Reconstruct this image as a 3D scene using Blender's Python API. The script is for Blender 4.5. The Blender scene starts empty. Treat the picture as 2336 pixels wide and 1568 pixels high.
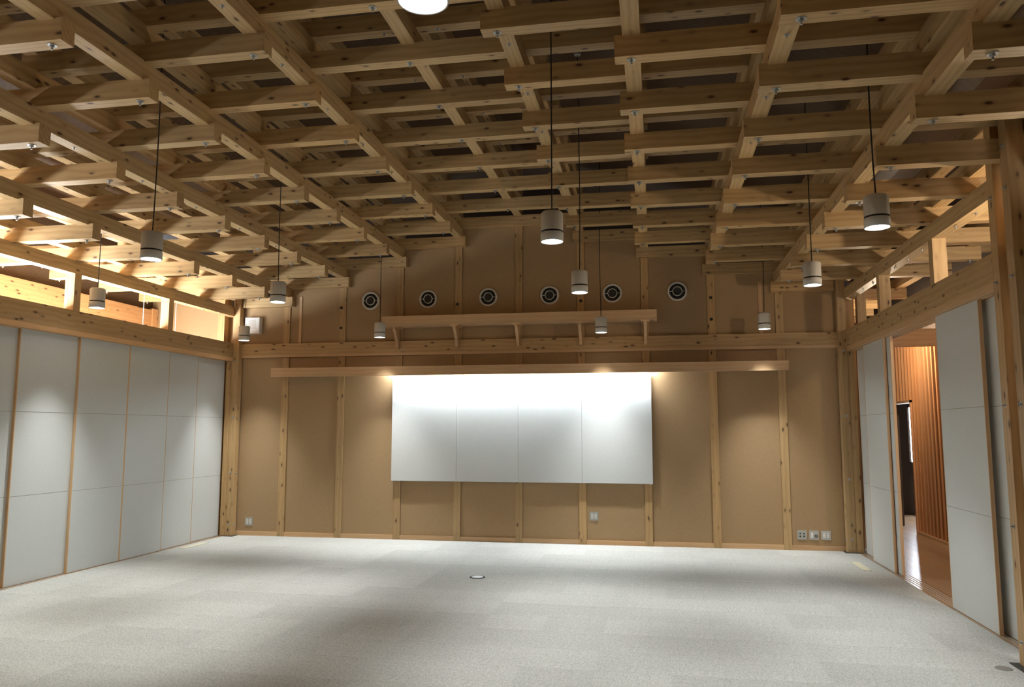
import bpy, bmesh, math, random
from mathutils import Matrix, Vector
random.seed(7)
sc = bpy.context.scene
col = sc.collection
R90 = math.pi / 2

# ------------------------------------------------------------------ camera
FPX, PW = 1766.13, 2336
CAM = (1.9246, -11.0379, 1.5857)
YAW, PITCH, ROLL = 0.1815, 0.1115, -0.0004
cam = bpy.data.cameras.new('camera'); cam.sensor_width = 36; cam.lens = FPX * 36 / PW; cam.clip_start = 0.05
cam_o = bpy.data.objects.new('camera', cam); col.objects.link(cam_o)
ca, sa, cb, sb, cc, s_c = math.cos(YAW), math.sin(YAW), math.cos(PITCH), math.sin(PITCH), math.cos(ROLL), math.sin(ROLL)
RR = Matrix(((ca, -sa, 0), (sa, ca, 0), (0, 0, 1))) @ Matrix(((1, 0, 0), (0, cb, -sb), (0, sb, cb))) @ Matrix(((cc, 0, s_c), (0, 1, 0), (-s_c, 0, cc)))
cx, cf, cu = RR.col[0], RR.col[1], RR.col[2]
cam_o.matrix_world = Matrix(((cx[0], cu[0], -cf[0], CAM[0]), (cx[1], cu[1], -cf[1], CAM[1]), (cx[2], cu[2], -cf[2], CAM[2]), (0, 0, 0, 1)))
sc.camera = cam_o
# ------------------------------------------------------------------ world, daylight, exposure
w = bpy.data.worlds.new('sky'); sc.world = w; w.use_nodes = True
w.node_tree.nodes['Background'].inputs[0].default_value = (0.75, 0.86, 1.0, 1)
w.node_tree.nodes['Background'].inputs[1].default_value = 1.0
sc.view_settings.view_transform = 'Standard'; sc.view_settings.look = 'None'
sc.view_settings.gamma = 1.0; sc.view_settings.use_curve_mapping = False
sc.view_settings.exposure = 0.0
sc.cycles.max_bounces = 8; sc.cycles.diffuse_bounces = 6; sc.cycles.sample_clamp_indirect = 6.0
LAMP_W, DAY_L_W, DAY_FILL_R_W, TUBE_E = 300.0, 640.0, 60.0, 250.0

def area(name, loc, direction, sx, sy, watts, colour):
    l = bpy.data.lights.new(name, 'AREA'); l.shape = 'RECTANGLE'; l.size = sx; l.size_y = sy
    l.energy = watts; l.color = colour
    o = bpy.data.objects.new(name, l); col.objects.link(o)
    o.location = loc; o.rotation_euler = Vector(direction).to_track_quat('-Z', 'Y').to_euler()
    return o
# daylight entering through the window wall of the gallery beside the room (windows built further down)
WIN_L = [(-10.4, -8.8), (-8.67, -7.07), (-6.94, -5.34), (-5.2, -3.6), (-3.47, -1.87)]
for a, b in WIN_L:
    area('daylight', (-5.99, (a + b) / 2, 1.45), (1, 0, 0), b - a, 2.3, DAY_L_W, (0.93, 0.97, 1.0))
area('daylight', (7.15, 4.93, 1.5), (0, -1, 0), 0.9, 1.06, DAY_FILL_R_W, (0.8, 0.88, 1.0))
area('daylight', (5.3, -6.9, 1.3), (0, 1, 0), 0.9, 2.2, DAY_FILL_R_W, (1.0, 0.95, 0.9))  # fill light added to brighten the slatted gallery, no window stands here

# ------------------------------------------------------------------ materials
MATS = {}
def new_mat(name, rough=0.6, metal=0.0, base=(.8, .8, .8)):
    m = bpy.data.materials.new(name); m.use_nodes = True
    nt = m.node_tree; b = nt.nodes['Principled BSDF']
    b.inputs['Roughness'].default_value = rough; b.inputs['Metallic'].default_value = metal
    b.inputs['Base Color'].default_value = (*base, 1)
    MATS[name] = m
    return m, nt, b
def N(nt, typ, **kw):
    n = nt.nodes.new(typ)
    for k, v in kw.items():
        if k.startswith('i_'):
            n.inputs[k[2:].replace('_', ' ')].default_value = v
        else:
            setattr(n, k, v)
    return n
def mixc(nt, fac, a, b, blend='MIX'):
    n = N(nt, 'ShaderNodeMix', data_type='RGBA', blend_type=blend)
    for s, v in ((0, fac), (6, a), (7, b)):
        if isinstance(v, (int, float)): n.inputs[s].default_value = v
        elif isinstance(v, tuple): n.inputs[s].default_value = (*v, 1) if len(v) == 3 else v
        else: nt.links.new(v, n.inputs[s])
    return n.outputs[2]
def ramp(nt, src, stops):
    r = N(nt, 'ShaderNodeValToRGB'); nt.links.new(src, r.inputs[0])
    els = r.color_ramp.elements
    while len(els) < len(stops): els.new(0.5)
    for e, (p, c) in zip(els, stops):
        e.position = p; e.color = (*c, 1) if isinstance(c, tuple) else (c, c, c, 1)
    return r.outputs[0]
def rand_coords(nt):
    tc = N(nt, 'ShaderNodeTexCoord'); oi = N(nt, 'ShaderNodeObjectInfo')
    mul = N(nt, 'ShaderNodeVectorMath', operation='MULTIPLY'); mul.inputs[1].default_value = (37.0, 11.3, 7.7)
    comb = N(nt, 'ShaderNodeCombineXYZ')
    for i in range(3): nt.links.new(oi.outputs['Random'], comb.inputs[i])
    nt.links.new(comb.outputs[0], mul.inputs[0])
    add = N(nt, 'ShaderNodeVectorMath', operation='ADD')
    nt.links.new(tc.outputs['Object'], add.inputs[0]); nt.links.new(mul.outputs[0], add.inputs[1])
    return add.outputs[0], oi.outputs['Random']
def scaled(nt, v, s):
    m = N(nt, 'ShaderNodeVectorMath', operation='MULTIPLY'); m.inputs[1].default_value = s
    nt.links.new(v, m.inputs[0]); return m.outputs[0]
def wood(name, light, dark, rough=0.55, knots=True, knot=(0.09, 0.04, 0.018)):
    m, nt, b = new_mat(name, rough)
    v, rnd = rand_coords(nt)
    wv = N(nt, 'ShaderNodeTexWave', wave_type='RINGS', rings_direction='X', i_Scale=9.0, i_Distortion=5.0, i_Detail=2.0)
    wv.inputs['Detail Scale'].default_value = 1.2
    nt.links.new(scaled(nt, v, (0.22, 1.0, 1.0)), wv.inputs['Vector'])
    n1 = N(nt, 'ShaderNodeTexNoise', i_Scale=1.0, i_Detail=3.0)
    nt.links.new(scaled(nt, v, (1.1, 40, 40)), n1.inputs['Vector'])
    n2 = N(nt, 'ShaderNodeTexNoise', i_Scale=1.0, i_Detail=2.0)
    nt.links.new(scaled(nt, v, (1.3, 7, 7)), n2.inputs['Vector'])
    mul = N(nt, 'ShaderNodeMath', operation='MULTIPLY'); nt.links.new(wv.outputs['Fac'], mul.inputs[0]); mul.inputs[1].default_value = 0.33
    ad = N(nt, 'ShaderNodeMath', operation='MULTIPLY_ADD'); nt.links.new(n1.outputs['Fac'], ad.inputs[0]); ad.inputs[1].default_value = 0.35
    nt.links.new(mul.outputs[0], ad.inputs[2])
    ad2 = N(nt, 'ShaderNodeMath', operation='MULTIPLY_ADD'); nt.links.new(n2.outputs['Fac'], ad2.inputs[0]); ad2.inputs[1].default_value = 0.4
    nt.links.new(ad.outputs[0], ad2.inputs[2])
    c = ramp(nt, ad2.outputs[0], [(0.25, light), (0.6, tuple(0.65 * l + 0.35 * d for l, d in zip(light, dark))), (1.0, dark)])
    # each timber is a little lighter, darker or redder than the next
    tint = ramp(nt, rnd, [(0.0, (0.84, 0.80, 0.76)), (0.5, (1.0, 1.0, 1.0)), (1.0, (1.08, 1.0, 0.9))])
    c = mixc(nt, 1.0, c, tint, 'MULTIPLY')
    if knots:
        vo = N(nt, 'ShaderNodeTexVoronoi', i_Scale=1.0, i_Randomness=1.0)
        nt.links.new(scaled(nt, v, (5.5, 13, 13)), vo.inputs['Vector'])
        k = ramp(nt, vo.outputs['Distance'], [(0.0, 1.0), (0.10, 0.95), (0.17, 0.25), (0.30, 0.0)])
        sep = N(nt, 'ShaderNodeSeparateColor'); nt.links.new(vo.outputs['Color'], sep.inputs[0])
        gt = N(nt, 'ShaderNodeMath', operation='GREATER_THAN'); nt.links.new(sep.outputs[0], gt.inputs[0]); gt.inputs[1].default_value = 0.25
        km = N(nt, 'ShaderNodeMath', operation='MULTIPLY'); nt.links.new(k, km.inputs[0]); nt.links.new(gt.outputs[0], km.inputs[1])
        c = mixc(nt, km.outputs[0], c, knot)
    nt.links.new(c, b.inputs['Base Color'])
    bp = N(nt, 'ShaderNodeBump', i_Strength=0.12, i_Distance=0.002); nt.links.new(n1.outputs['Fac'], bp.inputs['Height'])
    nt.links.new(bp.outputs[0], b.inputs['Normal'])
    return m
def speckle(name, c1, c2, scale, rough=0.9, bump=0.0, extra=None, rnd_amt=None):
    m, nt, b = new_mat(name, rough)
    tc = N(nt, 'ShaderNodeTexCoord')
    n = N(nt, 'ShaderNodeTexNoise', i_Scale=scale, i_Detail=3.0, i_Roughness=0.7)
    nt.links.new(tc.outputs['Object'], n.inputs['Vector'])
    c = ramp(nt, n.outputs['Fac'], [(0.35, c1), (0.65, c2)])
    if rnd_amt:
        oi = N(nt, 'ShaderNodeObjectInfo')
        c = mixc(nt, 1.0, c, ramp(nt, oi.outputs['Random'], [(0.0, 1 - rnd_amt), (1.0, 1.0)]), 'MULTIPLY')
    nt.links.new(c, b.inputs['Base Color'])
    if bump:
        bp = N(nt, 'ShaderNodeBump', i_Strength=bump, i_Distance=0.004); nt.links.new(n.outputs['Fac'], bp.inputs['Height'])
        nt.links.new(bp.outputs[0], b.inputs['Normal'])
    return m
def emit(name, colour, strength):
    m = bpy.data.materials.new(name); m.use_nodes = True; nt = m.node_tree
    nt.nodes.remove(nt.nodes['Principled BSDF'])
    e = N(nt, 'ShaderNodeEmission'); e.inputs[0].default_value = (*colour, 1); e.inputs[1].default_value = strength
    nt.links.new(e.outputs[0], nt.nodes['Material Output'].inputs[0]); MATS[name] = m; return m

WOOD = wood('cedar', (0.58, 0.41, 0.205), (0.38, 0.238, 0.10))
WOODSHADE = wood('cedar_shaded', (0.50, 0.345, 0.17), (0.36, 0.225, 0.095))  # same cedar darkened, the shade of upright faces put into its colour
WOODC = wood('cedar_clear', (0.64, 0.45, 0.265), (0.50, 0.315, 0.16), knots=False)
WOODP = wood('pine_trim', (0.64, 0.43, 0.24), (0.54, 0.33, 0.165), knots=False)
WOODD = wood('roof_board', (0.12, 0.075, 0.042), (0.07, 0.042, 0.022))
SLAT = wood('red_slat', (0.64, 0.33, 0.15), (0.50, 0.22, 0.085), knots=False)
FLOORW = wood('floorboard', (0.44, 0.30, 0.185), (0.36, 0.23, 0.135), rough=0.22, knots=False)
WARMLIT = wood('warm_lit_cedar', (0.60, 0.34, 0.15), (0.48, 0.23, 0.09))  # cedar tinted orange, the galleries' warm light put into its colour
PANELB = speckle('kraft_panel', (0.35, 0.23, 0.118), (0.405, 0.27, 0.142), 90, 0.85)
WHITE = speckle('white_panel', (0.565, 0.59, 0.575), (0.605, 0.625, 0.61), 60, 0.6)
BOARD = speckle('board_white', (0.585, 0.605, 0.60), (0.615, 0.63, 0.625), 50, 0.5)
CARPET = speckle('carpet', (0.33, 0.335, 0.315), (0.62, 0.62, 0.59), 110, 1.0, bump=0.6, rnd_amt=0.11)
SEAM = new_mat('seam', 0.8, 0, (0.30, 0.25, 0.18))[0]
DARK = new_mat('dark_plate', 0.8, 0, (0.045, 0.042, 0.038))[0]
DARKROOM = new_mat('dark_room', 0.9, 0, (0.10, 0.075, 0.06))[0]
STEEL = new_mat('zinc_steel', 0.42, 1.0, (0.5, 0.52, 0.52))[0]
LAMPG = new_mat('lamp_grey', 0.6, 0.0, (0.58, 0.565, 0.52))[0]
BLACK = new_mat('black', 0.6, 0, (0.012, 0.012, 0.012))[0]
VENTW = new_mat('vent_white', 0.5, 0, (0.72, 0.70, 0.64))[0]
PLATE = new_mat('socket_plate', 0.4, 0.3, (0.42, 0.42, 0.39))[0]
SOCKW = new_mat('socket_white', 0.4, 0, (0.75, 0.74, 0.68))[0]
GRILLE = new_mat('grille_cream', 0.5, 0, (0.72, 0.68, 0.52))[0]
BOXW = new_mat('box_white', 0.45, 0, (0.80, 0.80, 0.78))[0]
LAMPE = emit('lamp_glow', (1.0, 0.97, 0.94), 30.0)
TUBEE = emit('tube_glow', (0.88, 0.96, 1.0), TUBE_E)
PANE = emit('window_daylight', (0.86, 0.91, 1.0), 30.0)
GLASS, gnt, gb = new_mat('glass', 0.02, 0, (1, 1, 1)); gb.inputs['Transmission Weight'].default_value = 1.0; gb.inputs['IOR'].default_value = 1.01

# ------------------------------------------------------------------ builders
WM = {}           # world matrices
CACHE = {}
def link(name, data, mat=None, parent=None, M=None):
    o = bpy.data.objects.new(name, data); col.objects.link(o)
    M = M or Matrix()
    o.location = M.to_translation(); o.rotation_euler = M.to_euler()
    WM[o] = M
    if parent is not None:
        o.parent = parent; o.matrix_parent_inverse = WM[parent].inverted()
    if mat is not None and data is not None and not data.materials: data.materials.append(mat)
    return o
def box_mesh(lx, ly, lz, mat):
    k = ('box', round(lx, 4), round(ly, 4), round(lz, 4), mat.name)
    if k not in CACHE:
        me = bpy.data.meshes.new('box'); h = (lx / 2, ly / 2, lz / 2)
        vs = [(sx * h[0], sy * h[1], sz * h[2]) for sx in (-1, 1) for sy in (-1, 1) for sz in (-1, 1)]
        me.from_pydata(vs, [], [(0, 1, 3, 2), (4, 6, 7, 5), (0, 4, 5, 1), (2, 3, 7, 6), (0, 2, 6, 4), (1, 5, 7, 3)])
        me.materials.append(mat); CACHE[k] = me
    return CACHE[k]
def timber(name, x0, x1, y0, y1, z0, z1, mat, parent=None, group=None):
    """a squared bar; its local X axis (the grain) lies along its longest side"""
    d = (abs(x1 - x0), abs(y1 - y0), abs(z1 - z0)); c = Vector(((x0 + x1) / 2, (y0 + y1) / 2, (z0 + z1) / 2))
    ax = d.index(max(d))
    if ax == 0: me, R = box_mesh(d[0], d[1], d[2], mat), Matrix()
    elif ax == 1: me, R = box_mesh(d[1], d[0], d[2], mat), Matrix.Rotation(R90, 4, 'Z')
    else: me, R = box_mesh(d[2], d[1], d[0], mat), Matrix.Rotation(-R90, 4, 'Y')
    return link(name, me, None, parent, Matrix.Translation(c) @ R)
def mesh_boxes(name, boxes, mat, parent=None):
    """several boxes that make one part"""
    vs, fs = [], []
    for (x0, x1, y0, y1, z0, z1) in boxes:
        i = len(vs)
        vs += [(x, y, z) for x in (x0, x1) for y in (y0, y1) for z in (z0, z1)]
        fs += [tuple(i + k for k in f) for f in ((0, 1, 3, 2), (4, 6, 7, 5), (0, 4, 5, 1), (2, 3, 7, 6), (0, 2, 6, 4), (1, 5, 7, 3))]
    c = Vector(((min(v[0] for v in vs) + max(v[0] for v in vs)) / 2, (min(v[1] for v in vs) + max(v[1] for v in vs)) / 2, min(v[2] for v in vs)))
    me = bpy.data.meshes.new(name); me.from_pydata([Vector(v) - c for v in vs], [], fs)
    return link(name, me, mat, parent, Matrix.Translation(c))
def lathe_mesh(profile, n=32, smooth=False):
    vs, fs = [], []
    m = len(profile)
    for i in range(n):
        a = 2 * math.pi * i / n
        vs += [(r * math.cos(a), r * math.sin(a), z) for r, z in profile]
    for i in range(n):
        for j in range(m - 1):
            a, b = i * m + j, ((i + 1) % n) * m + j
            fs.append((a, b, b + 1, a + 1))
    me = bpy.data.meshes.new('lathe'); me.from_pydata(vs, [], fs)
    bm = bmesh.new(); bm.from_mesh(me); bmesh.ops.remove_doubles(bm, verts=bm.verts, dist=1e-6)
    bmesh.ops.recalc_face_normals(bm, faces=bm.faces); bm.to_mesh(me); bm.free()
    if smooth:
        for p in me.polygons: p.use_smooth = True
    return me
def empty(name, loc):
    return link(name, None, None, None, Matrix.Translation(loc))
def tag(o, label=None, cat=None, group=None, kind=None):
    if label: o['label'] = label
    if cat: o['category'] = cat
    if group: o['group'] = group
    if kind: o['kind'] = kind
    return o
def structure(o, label):
    return tag(o, label, None, None, 'structure')
# hexagonal bolt end with washer, hanging down (-Z)
def bolt_mesh():
    vs, fs = [], []
    def ring(r, z, n): 
        i = len(vs); vs.extend((r * math.cos(2 * math.pi * k / n), r * math.sin(2 * math.pi * k / n), z) for k in range(n)); return i
    def tube(r0, z0, r1, z1, n, cap):
        a = ring(r0, z0, n); b = ring(r1, z1, n)
        fs.extend((a + k, a + (k + 1) % n, b + (k + 1) % n, b + k) for k in range(n))
        if cap: fs.append(tuple(b + k for k in range(n)))
    tube(0.030, 0.0, 0.030, -0.004, 12, True)
    tube(0.015, -0.004, 0.015, -0.018, 6, True)
    tube(0.007, -0.018, 0.007, -0.034, 8, True)
    me = bpy.data.meshes.new('bolt'); me.from_pydata(vs, [], fs); me.materials.append(STEEL); return me
BOLT = bolt_mesh()
small = BOLT.copy()
for v in small.vertices: v.co = (v.co.x * 0.55, v.co.y * 0.55, v.co.z * 0.7)
BOLT_S = small
def bolt(parent, loc, d=(0, 0, -1), me=None):
    q = Vector((0, 0, -1)).rotation_difference(Vector(d)).to_matrix().to_4x4()
    return link('bolt', me or BOLT, None, parent, Matrix.Translation(loc) @ q)

# ------------------------------------------------------------------ dimensions
P = 0.91                       # timber spacing across the room
Z0, DZ = 4.7305, 0.2783        # underside of ridge timber, fall per timber
ROW, Y0 = 0.8658, -0.8755      # spacing of the cross timbers
T = 0.115                      # timber thickness
BH = 0.15
XW = 4.52                      # wall timbers
YB = -12.6                     # end of the room behind the camera
def Z(l): return Z0 - DZ * l
def xk(k): return (XW if k == 5 else P * k if k < 5 else 5.43 + 0.91 * (k - 6))
def deck(x):
    x = abs(x); return Z(0) + 0.98 - 0.3058 * x if x < 4.52 else Z(0) + 0.98 - 0.3058 * 4.52 + 0.3058 * (x - 4.52)

# ------------------------------------------------------------------ floor
fl = mesh_boxes('floor', [(-4.72, 4.50, YB, 0.05, -0.2, -0.012)], DARK); structure(fl, 'floor of the hall laid with grey beige carpet tiles')
TY, TP = -0.46, 0.475
random.seed(3)
ys = [0.02] + [TY - TP * i for i in range(15)]
for i in range(len(ys) - 1):
    for j in range(-9, 9):
        x0, x1 = j * 0.5, j * 0.5 + 0.5
        if j == -9: x0 = -4.66
        g = 0.0004
        d = 0.0 if (i + j) % 2 else 0.0003
        me = box_mesh(x1 - x0 - g, ys[i] - ys[i + 1] - g, 0.012, CARPET)
        R = Matrix()
        link('carpet_tile', me, None, fl, Matrix.Translation(((x0 + x1) / 2, (ys[i] + ys[i + 1]) / 2, -0.006 + d)) @ R)
back = mesh_boxes('carpet_tiles', [(-4.66, 4.5, YB, ys[-1] - 0.001, -0.012, 0.0)], CARPET, fl); back['kind'] = 'stuff'
# galleries either side: board floors
fr = mesh_boxes('floor_gallery', [(4.68, 8.6, YB, 6.0, -0.2, -0.016)], DARK); structure(fr, 'polished brown board floor of the gallery seen through the open doorway')
for i in range(14):
    x0 = 4.68 + 0.15 * i
    timber('floor_board', x0, x0 + 0.149, -6.5, 5.2, -0.016, 0.0, FLOORW, fr)
fo = mesh_boxes('floor_window_gallery', [(-6.2, -4.74, YB, 0.05, -0.2, 0.0)], FLOORW); structure(fo, 'board floor of the window gallery behind the sliding panels')

# ------------------------------------------------------------------ ceiling: roof boards, stacked timbers
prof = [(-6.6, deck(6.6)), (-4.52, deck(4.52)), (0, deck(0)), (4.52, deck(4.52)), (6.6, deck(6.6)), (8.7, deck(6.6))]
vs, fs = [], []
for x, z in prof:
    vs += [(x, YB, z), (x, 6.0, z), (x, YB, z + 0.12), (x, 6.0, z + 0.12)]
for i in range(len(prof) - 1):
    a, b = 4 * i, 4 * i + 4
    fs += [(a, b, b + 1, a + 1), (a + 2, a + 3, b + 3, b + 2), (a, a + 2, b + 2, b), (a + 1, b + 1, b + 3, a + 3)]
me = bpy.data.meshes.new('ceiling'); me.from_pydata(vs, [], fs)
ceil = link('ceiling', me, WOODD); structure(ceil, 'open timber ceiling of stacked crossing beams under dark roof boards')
YE = 0.05
beams = {}
for k in range(0, 7):
    for s in ((1,) if k == 0 else (1, -1)):
        x = s * xk(k)
        levels = (0, -1, -2) if k == 0 else (k, k - 1, k - 2) if k < 6 else (4, 3)
        for l in levels:
            if k == 6 and s > 0: y1 = 5.0
            elif k == 5 and l == 5: y1 = -0.02
            else: y1 = YE
            b = timber('long_beam', x - T / 2, x + T / 2, YB + 0.1, y1, Z(l), Z(l) + BH, WOOD, ceil)
            if l == levels[0]: beams[s * k] = b
rows = [Y0 + ROW * j for j in range(1, -13, -1)]
for y in rows:
    wall_row = y > -0.2
    ya, yb = (y - 0.055, y + 0.06) if wall_row else (y - T / 2, y + T / 2)
    # ridge pieces
    for l, e in ((0, 2 * P + 0.09), (-1, P + 0.11)):
        pz = Z(l) - 0.139
        o = timber('cross_beam', -e, e, ya, yb, pz, pz + BH, WOOD, ceil)
        if l == 0 and not wall_row: bolt(o, (0.0, y, pz))
        elif l < 0 and not wall_row:
            bolt(o, (0.23, y, pz), me=BOLT_S); bolt(o, (-0.23, y, pz), me=BOLT_S)
    for s in (1, -1):
        for l in range(1, 5):
            pz = Z(l) - 0.139
            a = P * l - 0.11
            e = (5.53 if not wall_row else 4.35) if l == 4 else (P * (l + 2) + 0.09 if l < 3 else XW + 0.07)
            o = timber('cross_beam', s * a, s * e, ya, yb, pz, pz + BH, WOOD, ceil)
            if not wall_row:
                bolt(o, (s * P * l, y, pz))
                if l == 4: bolt(o, (s * 5.43, y, pz))
        if not wall_row:
            pz = Z(3) - 0.139
            timber('cross_beam', s * 5.32, s * 6.5, ya, yb, pz, pz + BH, WOOD, ceil)
    if not wall_row:
        ym = y + ROW * 0.5
        for k in (1, -1, 3, -3):
            bolt(beams[k], (math.copysign(xk(abs(k)), k), ym, Z(abs(k))), me=BOLT_S)
        for k in (5, -5):
            if ym < -0.3:
                bolt(beams[k], (math.copysign(XW, k), y, Z(5)), me=BOLT_S)
                bolt(beams[k], (math.copysign(XW, k), ym, Z(5)), me=BOLT_S)
# gallery cross beams beyond the back wall line
for y in [Y0 + ROW * j for j in range(2, 7)]:
    pz = Z(4) - 0.139
    timber('cross_beam', 4.5, 5.53, y - T / 2, y + T / 2, pz, pz + BH, WOOD, ceil)

# ------------------------------------------------------------------ back wall
vs = []
def stepz(x):      # top of the wall under the lattice
    k = min(4, int(abs(x) / P)) if abs(x) < 4.5 else 4
    return Z(k) - 0.10
bx = []
bx.append((-0.91, 0.91, 0.055, 0.11, 0, stepz(0)))
for k in range(1, 5):
    e = P * (k + 1) if k < 4 else 4.62
    for s in (1, -1):
        bx.append((min(s * P * k, s * e), max(s * P * k, s * e), 0.055, 0.11, 0, Z(k) - 0.10))
bx.append((-6.05, -4.62, 0.055, 0.11, 0, 4.0))
wb = mesh_boxes('wall_back', bx, PANELB); structure(wb, 'tan panelled gable wall with timber studs at the end of the hall')
SW = 0.0525
def panel(x0, x1, z0, z1): mesh_boxes('wall_panel', [(x0, x1, 0.02, 0.055, z0, z1)], PANELB, wb)
edges = [-4.37] + [P * i for i in range(-4, 5)] + [4.37]
for i in range(len(edges) - 1):
    a = edges[i] + (SW if i > 0 else 0); b = edges[i + 1] - (SW if i < len(edges) - 2 else 0)
    mid = (a + b) / 2
    panel(a + 0.002, b - 0.002, 0.065, 2.70)
    panel(a + 0.002, b - 0.002, 2.905, stepz(mid) - 0.04)
    timber('baseboard', a, b, 0.004, 0.03, 0.0, 0.065, WOODP, wb)
panel(-5.9, -4.63, 0.0, 3.9)
for k in range(-4, 5):
    timber('stud', k * P - SW, k * P + SW, 0.0, 0.05, 0.0, Z(abs(k)) - 0.139, WOODSHADE, wb)
timber('wall_beam', -4.365, 4.365, -0.035, 0.05, 2.737, 2.908, WOODSHADE, wb)
timber('beam_strip', -4.365, 4.365, -0.032, 0.05, 2.698, 2.737, WOODP, wb)
timber('batten', -3.44, -3.40, 0.006, 0.03, 2.908, 3.64, WOODP, wb)
timber('batten', 3.37, 3.42, 0.006, 0.03, 2.908, 3.64, WOODP, wb)
plug = lathe_mesh([(0.0, 0.0), (0.022, 0.0), (0.022, -0.004), (0.026, -0.004), (0.026, 0.0)], 16); plug.materials.append(BLACK)
for x, z in ((-2.75, 3.444), (-2.75, 3.133), (-0.927, 3.445), (0.908, 3.443), (2.73, 3.433), (2.73, 3.128)):
    link('bolt_hole', plug, None, wb, Matrix.Translation((x, -0.001, z)) @ Matrix.Rotation(-R90, 4, 'X') @ Matrix.Rotation(math.pi, 4, 'X'))

# ------------------------------------------------------------------ side walls
def side_wall(s, name, label, y_closed):
    ax = lambda a, b: (min(s * a, s * b), max(s * a, s * b))
    root = mesh_boxes(name, [(*ax(4.54, 4.60), YB, y_closed, 0, 2.66)], WHITE); structure(root, label)
    timber('header_beam', *ax(4.463, 4.62), YB, -0.11, 2.70, 2.92, WOODSHADE, root)
    timber('track_head', *ax(4.475, 4.68), YB, -0.11, 2.662, 2.70, WOODP, root)
    timber('track_fascia', *ax(4.468, 4.478), YB, -0.11, 2.64, 2.70, WOODP, root)
    for i in range(6):
        x = 4.478 + 0.035 * i
        timber('track_rib', *ax(x, x + 0.012), YB, -0.11, 2.64, 2.662, WOODC, root)
    timber('door_jamb', *ax(4.478, 4.556), -0.125, -0.03, 0.0, 2.64, WOODSHADE, root)
    pst = timber('corner_post', *ax(4.365, 4.475), -0.115, 0.0, 0.0, 3.62, WOODSHADE, root)
    for z in (0.16, 0.93, 1.76, 2.63):
        bolt(pst, (s * 4.42, -0.115, z + 0.015), (0, -1, 0), BOLT_S); bolt(pst, (s * 4.365, -0.06, z), (-s, 0, 0), BOLT_S)
    timber('outer_post', *ax(4.625, 4.735), -0.115, 0.0, 0.0, 3.62, WOODSHADE, root)
    mesh_boxes('base_plate', [(*ax(4.33, 4.56), -0.15, 0.0, 0.0, 0.006)], DARK, root)
    for j in (-1, -3, -7, -9, -11):
        y = Y0 + ROW * j + 0.04
        timber('short_post', *ax(4.463, 4.583), y - 0.055, y + 0.05, 2.92, 3.345, WOODSHADE, root)
    for nm, ya, yb, zt in (('post', -5.14, -5.03, 3.95), ('post', -5.38, -5.27, 3.95)):
        pp = timber(nm, *ax(4.335, 4.445), ya, yb, 0.0, zt, WOODSHADE, root)
        for z in (0.16, 0.93, 1.76, 2.63, 3.25, 3.55):
            bolt(pp, (s * 4.335, (ya + yb) / 2, z), (-s, 0, 0), BOLT_S)
    mesh_boxes('base_plate', [(*ax(4.28, 4.46), -5.45, -5.0, 0.0, 0.006)], DARK, root)
    timber('sill', *ax(4.50, 4.69), YB, -0.03, -0.01, 0.003, FLOORW, root)
    for i in range(4):
        x = 4.5375 + 0.035 * i
        timber('floor_track', *ax(x - 0.004, x + 0.004), YB, -0.03, 0.003, 0.006, STEEL, root)
    return root
wl = side_wall(-1, 'wall_left', 'timber framed side wall with clerestory opening above white sliding panels', -4.95)
wr = side_wall(1, 'wall_right', 'timber framed side wall with clerestory opening and open doorway', -5.4)
wf = mesh_boxes('wall_front', [(-6.2, 8.6, YB - 0.1, YB, 0, 6.0)], PANELB); structure(wf, 'plain tan wall closing the hall opposite the white board')

def sliding_panel(s, y0, y1, track, label):
    xf = 4.522 + 0.035 * track
    ax = lambda a, b: (min(s * a, s * b), max(s * a, s * b))
    t = tag(empty('sliding_panel', (s * (xf + 0.014), (y0 + y1) / 2, 0.008)), label, 'sliding panel', 'white sliding panels along the side walls')
    zs = [0.0065, 0.905, 1.775, 2.652]
    mesh_boxes('core', [(*ax(xf + 0.004, xf + 0.026), y0 + 0.01, y1 - 0.01, 0.01, 2.65)], SEAM, t)
    for a, b in zip(zs[:-1], zs[1:]):
        mesh_boxes('board', [(*ax(xf, xf + 0.028), y0 + 0.012, y1 - 0.012, a + (0.002 if a > .1 else 0), b - (0.002 if b < 2.6 else 0))], WHITE, t)
    for y in (y0, y1 - 0.012):
        timber('edge_strip', *ax(xf - 0.0005, xf + 0.0285), y, y + 0.012, 0.0065, 2.652, WOODP, t)
LP = [(-0.90, -0.10, 2, 'white sliding panel beside the corner post, first in the row below the white wall box'),
      (-1.63, -0.865, 1, 'white sliding panel second from the corner post below the white wall box'),
      (-2.408, -1.59, 0, 'white sliding panel third from the corner post below the white wall box'),
      (-3.27, -2.41, 0, 'white sliding panel fourth from the corner post below the white wall box'),
      (-4.09, -3.22, 1, 'white sliding panel fifth from the corner post below the white wall box'),
      (-4.99, -4.04, 2, 'white sliding panel sixth from the corner post below the white wall box')]
for a, b, tr, lb in LP: sliding_panel(-1, a, b, tr, lb)
RP = [(-0.99, -0.10, 2, 'set-back white sliding panel touching the corner post by the three wall sockets'),
      (-1.57, -0.69, 0, 'foremost white sliding panel stacked beside the doorway by the three wall sockets'),
      (-1.72, -0.86, 1, 'white sliding panel showing only its edge between its stack and the doorway'),
      (-4.25, -3.27, 0, 'white sliding panel standing on its own between the doorway and the paired posts'),
      (-5.1, -4.08, 2, 'set-back white sliding panel shadowed behind its neighbour beside the paired posts')]
for a, b, tr, lb in RP: sliding_panel(1, a, b, tr, lb)

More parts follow.
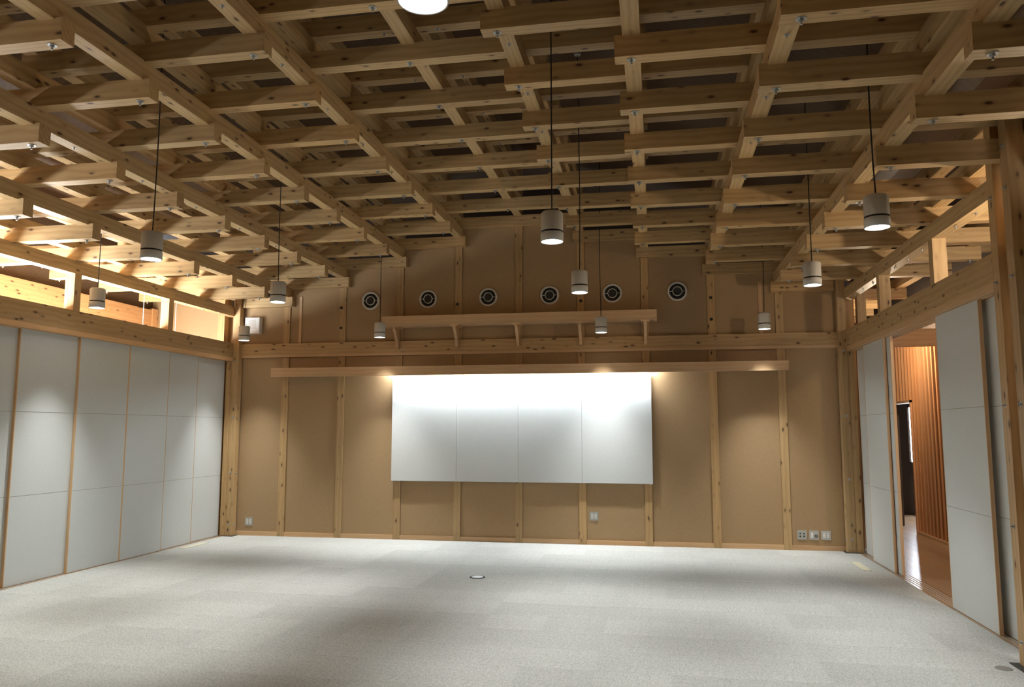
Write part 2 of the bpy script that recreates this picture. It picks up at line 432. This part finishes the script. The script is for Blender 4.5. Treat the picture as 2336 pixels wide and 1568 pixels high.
# ------------------------------------------------------------------ galleries
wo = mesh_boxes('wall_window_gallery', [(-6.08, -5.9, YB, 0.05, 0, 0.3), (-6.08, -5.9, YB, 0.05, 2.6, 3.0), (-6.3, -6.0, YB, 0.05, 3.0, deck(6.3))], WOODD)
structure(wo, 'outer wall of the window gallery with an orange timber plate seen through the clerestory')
timber('wall_plate', -6.0, -5.88, YB, 0.0, 3.0, 3.475, WARMLIT, wo)
timber('wall_post', -5.98, -5.86, -0.13, 0.0, 0.3, 3.5, WARMLIT, wo)
for i, (a, b) in enumerate(WIN_L):
    wn = mesh_boxes('window_%d' % (i + 1), [(-5.97, -5.91, a - 0.06, a, 0.3, 2.6), (-5.97, -5.91, b, b + 0.06, 0.3, 2.6), (-5.97, -5.91, a, b, 0.3, 0.36), (-5.97, -5.91, a, b, 2.54, 2.6)], WOODP)
    structure(wn, 'timber window frame of the gallery beside the hall')
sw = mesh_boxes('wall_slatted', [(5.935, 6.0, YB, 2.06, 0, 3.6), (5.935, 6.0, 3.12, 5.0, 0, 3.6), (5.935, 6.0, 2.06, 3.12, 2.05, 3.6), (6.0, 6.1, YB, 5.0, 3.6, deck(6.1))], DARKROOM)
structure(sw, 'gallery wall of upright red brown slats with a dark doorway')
PITCHS = 0.155
for i in range(-22, 19):
    y = 2.02 + PITCHS * i
    z0 = 0.04 if (y < 2.06 or y > 3.12) else 2.06
    timber('slat', 5.89, 5.935, y - 0.03, y + 0.02, z0, 3.0, SLAT, sw)
timber('slat_base', 5.87, 5.94, -6.0, 2.06, 0.0, 0.04, WOODP, sw)
timber('door_head', 5.87, 6.0, 2.06, 3.12, 2.02, 2.06, WOODP, sw)
timber('door_post', 5.87, 6.0, 2.06, 2.10, 0.0, 2.06, SLAT, sw)
lb = timber('wall_lintel', 4.735, 5.935, -0.02, 0.09, 2.70, 2.93, WARMLIT); structure(lb, 'pale timber beam crossing the gallery above the doorway')
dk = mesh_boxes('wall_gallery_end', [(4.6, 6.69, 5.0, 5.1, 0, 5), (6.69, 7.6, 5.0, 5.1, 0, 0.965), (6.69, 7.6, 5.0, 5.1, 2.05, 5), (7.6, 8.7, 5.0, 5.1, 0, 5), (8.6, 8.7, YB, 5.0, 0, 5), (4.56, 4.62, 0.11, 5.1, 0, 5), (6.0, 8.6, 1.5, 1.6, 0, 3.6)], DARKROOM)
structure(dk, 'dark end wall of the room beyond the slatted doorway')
wn = mesh_boxes('window_7', [(6.69, 6.72, 4.99, 5.05, 0.965, 2.05), (6.69, 7.6, 4.99, 5.05, 2.02, 2.05), (6.69, 7.6, 4.99, 5.05, 0.965, 0.985)], BOXW); structure(wn, 'bright narrow window at the end of the dark room')
mesh_boxes('pane', [(6.72, 7.58, 5.03, 5.04, 0.985, 2.02)], PANE, wn)
cl = mesh_boxes('wall_light_stop', [(-6.5, 4.6, 1.4, 1.5, 2.5, 6.0)], DARKROOM); structure(cl, 'added dark wall shutting light out of the roof void above the gable')  # wall added to keep sky light from leaking into the roof void

# ------------------------------------------------------------------ white board, lamp pelmet, shelf
bd = tag(empty('display_board', (0, -0.05, 0.85)), 'wide white display board of four panels under the lamp pelmet', 'board')
mesh_boxes('board_back', [(-1.885, 1.88, -0.05, 0.0, 0.855, 2.355)], BLACK, bd)
xs = [-1.89, -0.91, 0.0, 0.91, 1.885]
for a, b in zip(xs[:-1], xs[1:]):
    mesh_boxes('board_panel', [(a + 0.0015, b - 0.0015, -0.065, -0.048, 0.85, 2.36)], BOARD, bd)
for x in (-1.86, 1.855):
    mesh_boxes('hanger', [(x - 0.02, x + 0.02, -0.05, -0.02, 0.838, 0.852)], STEEL, bd)
va = tag(empty('lamp_pelmet', (0, -0.15, 2.38)), 'long pale wooden pelmet with three glowing tubes above the white board', 'pelmet')
timber('front_board', -3.72, 3.69, -0.30, -0.272, 2.40, 2.508, WOODP, va)
timber('bottom_lip', -3.72, 3.69, -0.302, -0.24, 2.378, 2.40, WOODC, va)
timber('top_board', -3.72, 3.69, -0.272, 0.0, 2.485, 2.508, WOODP, va)
for x in (-3.72, 3.665):
    timber('end_board', x, x + 0.025, -0.272, 0.0, 2.40, 2.485, WOODP, va)
timber('under_board', -3.695, 3.665, -0.24, -0.15, 2.44, 2.46, WOODC, va)
tube_me = lathe_mesh([(0.0, -0.63), (0.016, -0.63), (0.016, 0.63), (0.0, 0.63)], 12); tube_me.materials.append(TUBEE)
for x in (-1.265, 0.0, 1.265):
    hb = mesh_boxes('tube_holder', [(x - 0.63, x + 0.63, -0.20, -0.12, 2.42, 2.44)], BOXW, va)
    link('tube', tube_me, None, hb, Matrix.Translation((x, -0.16, 2.40)) @ Matrix.Rotation(R90, 4, 'Y'))
sh = tag(empty('wall_shelf', (0, -0.15, 2.8)), 'wooden wall shelf on five curved brackets below the round vents', 'shelf')
timber('shelf_front', -1.992, 1.98, -0.30, -0.27, 3.135, 3.245, WOODP, sh)
timber('shelf_lip', -1.992, 1.98, -0.303, -0.0, 3.105, 3.135, WOODC, sh)
timber('shelf_top', -1.992, 1.98, -0.27, 0.0, 3.222, 3.245, WOODP, sh)
for k in range(-2, 3):
    vs2, n = [], 7
    prof2 = [(0.0, 3.09), (-0.22, 3.09), (-0.22, 3.065)]
    for i in range(n):
        t = i / (n - 1); prof2.append((-0.20 + 0.15 * t + 0.02 * math.sin(math.pi * t), 3.05 - 0.25 * t))
    prof2 += [(-0.03, 2.785), (0.0, 2.785)]
    m2 = bpy.data.meshes.new('bracket')
    c = k * P
    vv = [(x, y, z) for x in (-0.02, 0.02) for y, z in prof2]; L = len(prof2)
    ff = [tuple(range(L)), tuple(reversed(range(L, 2 * L)))] + [(i, (i + 1) % L, L + (i + 1) % L, L + i) for i in range(L)]
    m2.from_pydata(vv, [], ff); m2.validate()
    b2 = link('bracket', m2, WOODC, sh, Matrix.Translation((c, -0.036, 0)))
    mesh_boxes('bracket_plate', [(c - 0.06, c + 0.06, -0.26, 0.0, 3.09, 3.105)], WOODC, b2)

# ------------------------------------------------------------------ round vents
ring = lathe_mesh([(0.112, 0.012), (0.112, -0.015), (0.118, -0.022), (0.134, -0.016), (0.139, 0.0), (0.139, 0.012)], 40, True); ring.materials.append(VENTW)
core = lathe_mesh([(0.0, 0.010), (0.114, 0.010)], 32); core.materials.append(BLACK)
inner = lathe_mesh([(0.060, 0.008), (0.060, -0.018), (0.068, -0.018), (0.068, 0.008)], 32, True); inner.materials.append(VENTW)
disc = lathe_mesh([(0.0, -0.006), (0.061, -0.004)], 24); disc.materials.append(new_mat('vent_dark', 0.7, 0, (0.03, 0.03, 0.028))[0])
ordn = ['first', 'second', 'third', 'fourth', 'fifth', 'sixth']
for i, x in enumerate((-2.288, -1.382, -0.46, 0.454, 1.362, 2.275)):
    M = Matrix.Translation((x, 0.008, 3.54)) @ Matrix.Rotation(-R90, 4, 'X')
    # lathe +Z points into the wall (+Y)
    v = tag(link('air_vent', ring, None, None, M), 'round white air vent, %s in the row counting from the white wall box' % ordn[i], 'air vent', 'round vents above the shelf')
    link('core', core, None, v, M); iv = link('inner_ring', inner, None, v, M); link('inner_disc', disc, None, iv, M)
    for sx in (-1, 1):
        mesh_boxes('spoke', [(x + sx * 0.066 - (0.048 if sx < 0 else 0), x + sx * 0.066 + (0.048 if sx > 0 else 0), -0.006, 0.006, 3.537, 3.543)], VENTW, v)

# ------------------------------------------------------------------ sockets, wall box, floor fittings
def socket(x, z, label, kind):
    t = tag(empty('wall_socket', (x, 0.02, z)), label, 'wall socket', 'wall sockets on the gable wall')
    mesh_boxes('plate', [(x - 0.06, x + 0.06, 0.010, 0.02, z - 0.06, z + 0.06)], PLATE, t)
    if kind == 'two':
        for dx in (-0.024, 0.024):
            h = mesh_boxes('outlet', [(x + dx - 0.015, x + dx + 0.015, 0.006, 0.011, z - 0.034, z + 0.034)], SOCKW, t)
            for dz in (-0.017, 0.017):
                mesh_boxes('slot', [(x + dx - 0.007, x + dx - 0.004, 0.005, 0.0065, z + dz - 0.006, z + dz + 0.006), (x + dx + 0.004, x + dx + 0.007, 0.005, 0.0065, z + dz - 0.006, z + dz + 0.006)], DARK, h)
    elif kind == 'four':
        for dx in (-0.024, 0.024):
            for dz in (-0.018, 0.018):
                h = link('jack', lathe_mesh([(0, -0.003), (0.011, -0.003), (0.011, 0.004)], 14), DARK, t, Matrix.Translation((x + dx, 0.009, z + dz)) @ Matrix.Rotation(-R90, 4, 'X'))
    else:
        mesh_boxes('outlet', [(x - 0.039, x - 0.009, 0.006, 0.011, z - 0.034, z + 0.034)], SOCKW, t)
        link('aerial_jack', lathe_mesh([(0.012, 0.004), (0.012, -0.012), (0.019, -0.012), (0.019, 0.004)], 16), DARK, t, Matrix.Translation((x + 0.026, 0.008, z - 0.012)) @ Matrix.Rotation(-R90, 4, 'X'))
socket(-4.16, 0.208, 'twin wall socket low by the corner post below the white wall box', 'two')
socket(1.063, 0.39, 'twin wall socket below the white display board', 'two')
socket(3.824, 0.2, 'wall plate with four dark round jacks beside two other sockets', 'four')
socket(3.974, 0.2, 'wall plate with one outlet and a dark aerial ring between two other sockets', 'mix')
socket(4.126, 0.2, 'twin wall socket at the end of a row of three beside the corner post', 'two')
wbx = tag(empty('speaker_box', (-4.177, -0.02, 3.07)), 'white wall box with slotted front high on the gable wall by the corner', 'speaker')
mesh_boxes('case', [(-4.30, -4.055, -0.07, 0.02, 3.07, 3.32)], BOXW, wbx)
mesh_boxes('front_plate', [(-4.295, -4.06, -0.078, -0.07, 3.075, 3.315)], BOXW, wbx)
for i in range(9):
    x = -4.235 + 0.014 * i
    mesh_boxes('slot', [(x, x + 0.005, -0.0785, -0.077, 3.14 + 0.0, 3.285)], PLATE, wbx)
link('knob', lathe_mesh([(0.0, -0.006), (0.010, -0.006), (0.010, 0.0)], 16), PLATE, wbx, Matrix.Translation((-4.275, -0.077, 3.215)) @ Matrix.Rotation(-R90, 4, 'X'))

def grille(x0, x1, y0, y1, label):
    t = tag(empty('floor_grille', ((x0 + x1) / 2, (y0 + y1) / 2, 0)), label, 'floor grille', 'cream floor grilles beside the side walls')
    mesh_boxes('frame', [(x0, x1, y0, y0 + 0.012, 0, 0.006), (x0, x1, y1 - 0.012, y1, 0, 0.006), (x0, x0 + 0.008, y0, y1, 0, 0.006), (x1 - 0.008, x1, y0, y1, 0, 0.006)], GRILLE, t)
    n = 6; wv = (x1 - x0 - 0.016) / n
    for i in range(n):
        a = x0 + 0.008 + wv * i
        mesh_boxes('blade', [(a + 0.001, a + wv - 0.002, y0 + 0.012, y1 - 0.012, 0.0005, 0.005)], GRILLE, t)
grille(-4.40, -4.31, -1.38, -0.80, 'cream floor grille near the sliding panels below the white wall box')
grille(4.225, 4.31, -1.45, -0.86, 'cream floor grille near the sliding panels beside the doorway')
fo2 = tag(empty('floor_outlet', (0.002, -2.63, 0)), 'small round metal outlet cover set in the carpet', 'floor outlet')
link('cover', lathe_mesh([(0.0, 0.006), (0.062, 0.006), (0.066, 0.0)], 28), STEEL, fo2, Matrix.Translation((0.002, -2.63, 0.001)))
link('rim', lathe_mesh([(0.066, 0.0), (0.068, 0.005), (0.084, 0.004), (0.086, 0.0)], 28), DARK, fo2, Matrix.Translation((0.002, -2.63, 0.001)))
cp = tag(empty('floor_outlet', (4.19, -5.14, 0)), 'dull grey round outlet cover in the carpet beside the paired posts', 'floor outlet')
link('cover', lathe_mesh([(0.0, 0.003), (0.05, 0.003), (0.054, 0.0)], 24), new_mat('cap_grey', 0.9, 0, (0.22, 0.21, 0.19))[0], cp, Matrix.Translation((4.19, -5.14, 0.001)))

# ------------------------------------------------------------------ pendant lamps
LR, LH = 0.08, 0.215
body = lathe_mesh([(0.0, LH + 0.006), (0.02, LH + 0.006), (0.022, LH), (LR - 0.014, LH), (LR - 0.002, LH - 0.012), (LR - 0.002, 0.075)], 40, False); body.materials.append(LAMPG)
groove = lathe_mesh([(LR - 0.002, 0.075), (LR - 0.012, 0.073), (LR - 0.012, 0.066), (LR - 0.002, 0.064)], 40); groove.materials.append(BLACK)
skirt = lathe_mesh([(LR - 0.002, 0.064), (LR, 0.058), (LR, 0.0), (LR - 0.004, 0.0), (LR - 0.006, 0.055), (0.03, 0.06)], 40); skirt.materials.append(LAMPG)
refl = lathe_mesh([(LR - 0.005, 0.001), (LR - 0.018, 0.03), (0.056, 0.032)], 40, True); refl.materials.append(BOXW)
glow = lathe_mesh([(0.0, 0.012), (0.045, 0.014), (0.058, 0.03)], 32); glow.materials.append(LAMPE)
for me_ in (body, skirt):
    for p_ in me_.polygons: p_.use_smooth = abs(p_.normal.z) < 0.3
LAMPS = []
LINES = ('line along the closed sliding panels', 'inner line on the white-box side', 'inner line on the doorway side', 'line along the doorway wall')
for y, xs_, lb in ((-0.58, (-4.02, -1.915, 1.235, 3.36), 'first'), (-3.69, (-4.0, -1.89, 1.238, 3.368), 'second'),
                   (-5.75, (-4.0, -1.89, 1.24, 3.379), 'third'), (-8.87, (-4.0, -1.89, 1.247, 3.38), 'fourth')):
    for x, ln in zip(xs_, LINES): LAMPS.append((x, y, 'grey pendant lamp, %s row from the gable wall, %s' % (lb, ln), 2.9, 69, 1.0, (0.97, 1.0, 0.975)))
WARM = (1.0, 0.8, 0.58)
LAMPS += [(-5.2, -1.265, 'grey pendant lamp in the window gallery, its white cord before the orange plate', 2.4, 0, 0.07, WARM),
          (-5.2, -0.5, 'grey pendant lamp in the window gallery, its white cord before the end wall', 2.4, 0, 0.07, WARM),
          (5.25, -4.6, 'unseen pendant lamp added to light the slatted gallery behind the paired posts', 3.05, 0, 0.33, WARM),  # both slatted gallery lamps are unseen, added to brighten its slats and lintel
          (5.25, 1.05, 'unseen pendant lamp added to light the slatted gallery beyond the lintel', 3.05, 0, 0.33, WARM)]
for i, (x, y, lb, LZ, cone, power, lcol) in enumerate(LAMPS):
    t = tag(empty('pendant_lamp', (x, y, LZ)), lb, 'pendant lamp', 'pendant lamps hanging from the timber ceiling' if abs(x) < 4.5 else 'gallery pendant lamps')
    M = Matrix.Translation((x, y, LZ))
    bo = link('body', body, None, t, M); link('groove', groove, None, bo, M)
    link('skirt', skirt, None, t, M); link('reflector', refl, None, t, M); link('bulb_glass', glow, None, t, M)
    top = deck(x) - LZ
    n = 9; vs3, fs3 = [], []
    for k in range(n):
        tt = k / (n - 1); z = LH + (top - LH) * tt
        ox = 0.018 * math.sin(math.pi * tt) * math.sin(i * 2.1 + 1) * (1 - tt)
        vs3 += [(ox + 0.005 * math.cos(a), 0.005 * math.sin(a), z) for a in (0, 1.05, 2.09, 3.14, 4.19, 5.24)]
    for k in range(n - 1):
        fs3 += [(6 * k + j, 6 * k + (j + 1) % 6, 6 * k + 6 + (j + 1) % 6, 6 * k + 6 + j) for j in range(6)]
    cm = bpy.data.meshes.new('cord'); cm.from_pydata(vs3, [], fs3); link('cord', cm, BLACK if x > -5 else BOXW, t, M)
    link('ceiling_cup', lathe_mesh([(0.0, -0.03), (0.03, -0.03), (0.04, 0.0)], 16), LAMPG, t, Matrix.Translation((x, y, LZ + top)))
    l = bpy.data.lights.new('pendant_light', 'SPOT' if cone else 'POINT'); l.energy = LAMP_W * power; l.shadow_soft_size = 0.05
    if cone: l.spot_size = math.radians(cone); l.spot_blend = 1.0
    l.color = lcol
    lo = bpy.data.objects.new('pendant_light', l); col.objects.link(lo); lo.parent = t; lo.matrix_parent_inverse = M.inverted(); lo.location = (x, y, LZ + (0.004 if cone else -0.06))
